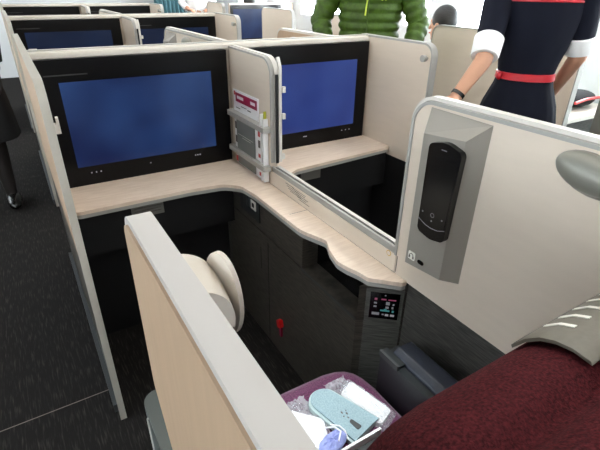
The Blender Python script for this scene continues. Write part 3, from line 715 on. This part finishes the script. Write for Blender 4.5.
# person in the green quilted jacket, facing the camera
P, rt, fw = frame_of((1.925,2.33,0), 224)
t = thing('person', 'person standing in right aisle in green quilted jacket with lime zip', 'person', (1.945,2.31,0))
b = MB(); head(b, P, 1.52, 1.0)
b.chain([(P(0,0,1.36),.12),(P(0,0,1.15),.12),(P(0,0,.92),.13)])
for s_ in (-1,1): b.chain([(P(s_*.10,0,.92),.095),(P(s_*.10,0,.50),.062),(P(s_*.10,-.01,.09),.042)]); b.chain([(P(s_*.10,-.03,.05),.04),(P(s_*.10,.12,.035),.036)])
aR = [P(.195,0,1.39),P(.300,.01,1.15),P(.235,.13,.97)]; aL = [P(-.195,0,1.39),P(-.295,.03,1.14),P(-.255,.15,.97)]
for a_ in (aR,aL): b.chain([(a_[0],.06),(a_[1],.045),(a_[2],.03)])
hand(b, aR[2], fw*.6-Vector((0,0,.5)), Vector((0,0,-1))-rt*.5, -rt, .8); hand(b, aL[2], fw*.6-Vector((0,0,.5)), Vector((0,0,-1))+rt*.5, rt, .8)
b.build('body','skin',t,voxel=.0065)
def puff(z): return .93+.07*abs(math.sin(PI*(z-.9)/.050))
rings = []
for i in range(78):
    z = .86+.60*i/77; base_x = .185+.02*max(0,min(1,(z-1.1)/.2)) if z < 1.30 else .205-.12*((z-1.30)/.16)**2; base_y = .150 if z < 1.30 else .15-.06*((z-1.3)/.16)
    k = puff(z+.0); rings.append(ering(P, z, base_x*k, base_y*k, 0, 56, lambda a, z=z: 1+.012*math.sin(5*a+z*40)))
b = MB(); b.loft(rings); jk = b.build('jacket','green',t,angle=80)
for a_ in (aR,aL):
    pts = []; rd = []; L1 = (a_[1]-a_[0]).length; L2 = (a_[2]-a_[1]).length; n = 60
    for i in range(n+1):
        s_ = (L1+L2*.92)*i/n; p = a_[0].lerp(a_[1],s_/L1) if s_ < L1 else a_[1].lerp(a_[2],(s_-L1)/L2)
        pts.append(p); rd.append((.080-.026*i/n)*(.88+.12*abs(math.sin(PI*s_/.048))))
    for _ in range(4): pts = [pts[0]]+[(pts[i-1]+pts[i]*2+pts[i+1])/4 for i in range(1,n)]+[pts[-1]]
    b = MB(); b.tube(pts, rd, 26); b.build('sleeve','green',t,angle=80)
b = MB(); b.box(0,0.001,0,.001,0,.001) if False else None
b.tube([P(-.0,.145,1.44-.0)+fw*0]+[P(0.0,.153,z) for z in (1.34,1.2,1.05,.9)],.004,8); b.build('zip','green',jk)
b = MB(); b.tube([P(.004,.162,1.30),P(.010,.168,1.24),P(.014,.165,1.19)],[.003,.004,.005],8); b.build('zip_pull','zip',jk)
b = MB()
for q in range(5): b.box(0,0,0,0,0,0) if False else b.ell(P(-.095+.010*q,.137-.002*abs(q-2),1.275+.010*(q%2)),.007,.005,.008,seg=8,rng=6)
b.build('chest_emblem','zip',jk)
b = MB(); b.loft([ering(P, z, .17, .125, 0, 40) for z in (.80,.88,.95)]); b.loft([ering(P, z, .18, .13, 0, 40) for z in (.86,.90)]); b.build('shirt_hem','shirt',t)
for s_ in (-1,1): b = MB(); b.tube([P(s_*.10,0,.92),P(s_*.10,.01,.5),P(s_*.10,-.01,.07)],[.11,.085,.065],20); b.build('trouser_leg','grey',t)
for s_ in (-1,1): b = MB(); b.ell(P(s_*.10,.04,.045),.05,.14,.05); b.build('shoe','shoe',t)
b = MB(); b.ell(P(0,-.015,1.52+.150),.083,.104,.106,seg=28,rng=18); b.build('hair','hair',t); eyes(P,1.52,t)

# seated passenger seen as a head over the partition
def seated(origin, heading, chin, label, shirt, s=1):
    P, rt, fw = frame_of(origin, heading); t = thing('person', label, 'person', origin)
    b = MB(); head(b, P, chin, s); b.chain([(P(0,-.02,chin-.20),.12),(P(0,-.03,chin-.45),.12),(P(0,-.02,.50),.14)])
    for q in (-1,1):
        b.chain([(P(q*.17,-.02,chin-.15),.055),(P(q*.22,.02,chin-.42),.045),(P(q*.14,.26,chin-.45),.032)])
        b.chain([(P(q*.10,0,.50),.085),(P(q*.10,.42,.50),.062),(P(q*.10,.42,.08),.042)]); b.chain([(P(q*.10,.40,.045),.04),(P(q*.10,.55,.035),.034)])
        hand(b, P(q*.14,.26,chin-.45), fw-rt*q*.6, Vector((0,0,-1)), -rt*q, .7)
    b.build('body','skin',t,voxel=.008)
    b = MB(); b.loft([ering(P, z, rx, ry, -.025, 32) for z, rx, ry in ((.44,.19,.15),(.55,.18,.14),(chin-.40,.185,.14),(chin-.2,.215,.135),(chin-.11,.18,.11),(chin-.05,.08,.075))]); b.build('shirt',shirt,t,angle=70)
    for q in (-1,1): b = MB(); b.tube([P(q*.17,-.02,chin-.14),P(q*.225,.02,chin-.42),P(q*.15,.23,chin-.45)],[.075,.065,.05],20); b.build('sleeve',shirt,t)
    for q in (-1,1): b = MB(); b.tube([P(q*.10,-.03,.50),P(q*.10,.43,.51),P(q*.10,.44,.42),P(q*.10,.43,.10)],[.10,.085,.08,.06],20); b.build('trouser_leg','grey',t)
    b = MB(); b.ell(P(0,-.018,chin+.150*s),.083*s,.104*s,.103*s,seg=28,rng=18); b.build('hair','hair',t); eyes(P,chin,t,s)
    MB().box(origin[0]-.25,origin[0]+.25,origin[1]-.28,origin[1]+.26,.0,.38,.03).build('seat_bench','teal',loc=(origin[0],origin[1],0))
    return t
seated((2.74,2.49,0), 350, .985, 'seated passenger, only dark hair and forehead above the window partition', 'navy', .98)
seated((2.95,6.15,0), 352, .985, 'far passenger with dark hair above the distant blue screen', 'coat', 1.0)
k = 0
for o in [o for o in bpy.data.objects if o.name.startswith('seat_bench')]:
    tag(o, ('teal seat bench under the passenger behind the large pale partition','teal seat bench under the far passenger by the blue screen')[k], 'seat'); k += 1

# person in the left aisle, dark coat
P, rt, fw = frame_of((-.31,3.33,0), 170)
t = thing('person', 'person in long black coat and dark shoes standing in left aisle', 'person', (-.31,3.33,0))
b = MB(); head(b, P, 1.47, .97); b.chain([(P(0,0,1.34),.11),(P(0,0,1.1),.11),(P(0,0,.9),.13)])
for s_ in (-1,1): b.chain([(P(s_*.11,0,.9),.085),(P(s_*.11,0,.5),.058),(P(s_*.11,-.02,.32),.054),(P(s_*.11,-.01,.09),.036)]); b.chain([(P(s_*.11,-.03,.05),.036),(P(s_*.11,.10,.035),.033)])
for s_ in (-1,1): b.chain([(P(s_*.18,0,1.36),.05),(P(s_*.23,0,1.1),.04),(P(s_*.21,.08,.88),.028)]); hand(b, P(s_*.21,.08,.88), Vector((0,0,-1))+fw*.2, -rt*s_, fw, .5)
b.build('body','stocking',t,voxel=.008)
b = MB(); b.loft([ering(P, z, rx, ry, 0, 48, (lambda a: 1+.03*math.sin(6*a)) if z < .9 else None) for z, rx, ry in ((.47,.265,.20),(.70,.245,.18),(.95,.21,.15),(1.2,.20,.14),(1.36,.20,.12),(1.43,.11,.08))]); b.build('coat','coat',t,angle=70)
for s_ in (-1,1): b = MB(); b.tube([P(s_*.17,0,1.37),P(s_*.235,0,1.1),P(s_*.215,.07,.92)],[.075,.062,.045],20); b.build('sleeve','coat',t)
b = MB(); b.ell(P(0,-.02,1.615),.084,.104,.105,seg=28,rng=18); b.build('hair','hair',t)
for s_ in (-1,1): b = MB(); b.ell(P(s_*.11,.035,.04),.045,.135,.042); b.build('shoe','shoe',t)

# far crew member near the front
P, rt, fw = frame_of((2.60,7.2,0), 195)
t = thing('person', 'far person in white top with red scarf near the front curtain', 'person', (2.60,7.2,0))
b = MB(); head(b, P, 1.45, .97); b.chain([(P(0,0,1.32),.11),(P(0,0,1.1),.11),(P(0,0,.9),.13)])
for s_ in (-1,1):
    b.chain([(P(s_*.09,0,.9),.085),(P(s_*.09,0,.5),.058),(P(s_*.09,-.01,.09),.036)]); b.chain([(P(s_*.09,-.03,.05),.036),(P(s_*.09,.10,.035),.033)])
    b.chain([(P(s_*.17,0,1.34),.05),(P(s_*.22,0,1.08),.04),(P(s_*.15,.18,1.0),.028)]); hand(b, P(s_*.15,.18,1.0), fw-rt*s_*.5, Vector((0,0,-1)), -rt*s_, .7)
b.build('body','skin',t,voxel=.009)
b = MB(); b.loft([ering(P, z, rx, ry, 0, 32) for z, rx, ry in ((.92,.16,.12),(1.1,.16,.12),(1.25,.185,.13),(1.35,.185,.11),(1.41,.10,.08))]); b.build('shirt','cuff',t,angle=70)
for s_ in (-1,1): b = MB(); b.tube([P(s_*.16,0,1.35),P(s_*.225,0,1.08),P(s_*.17,.13,1.01)],[.07,.058,.045],18); b.build('sleeve','cuff',t)
b = MB(); b.loft([ering(P, z, rx, ry, 0, 32) for z, rx, ry in ((.50,.19,.14),(.8,.18,.14),(.95,.165,.125))]); b.build('skirt','coat',t)
b = MB(); b.ell(P(0,.115,1.30),.035,.02,.05); b.ell(P(0,.06,1.40),.07,.06,.025); b.build('scarf','belt',t)
b = MB(); b.ell(P(0,-.02,1.595),.084,.104,.105,seg=28,rng=18); b.build('hair','hair',t); eyes(P,1.45,t,.97)
for s_ in (-1,1): b = MB(); b.ell(P(s_*.09,.03,.04),.042,.125,.042); b.build('shoe','shoe',t)
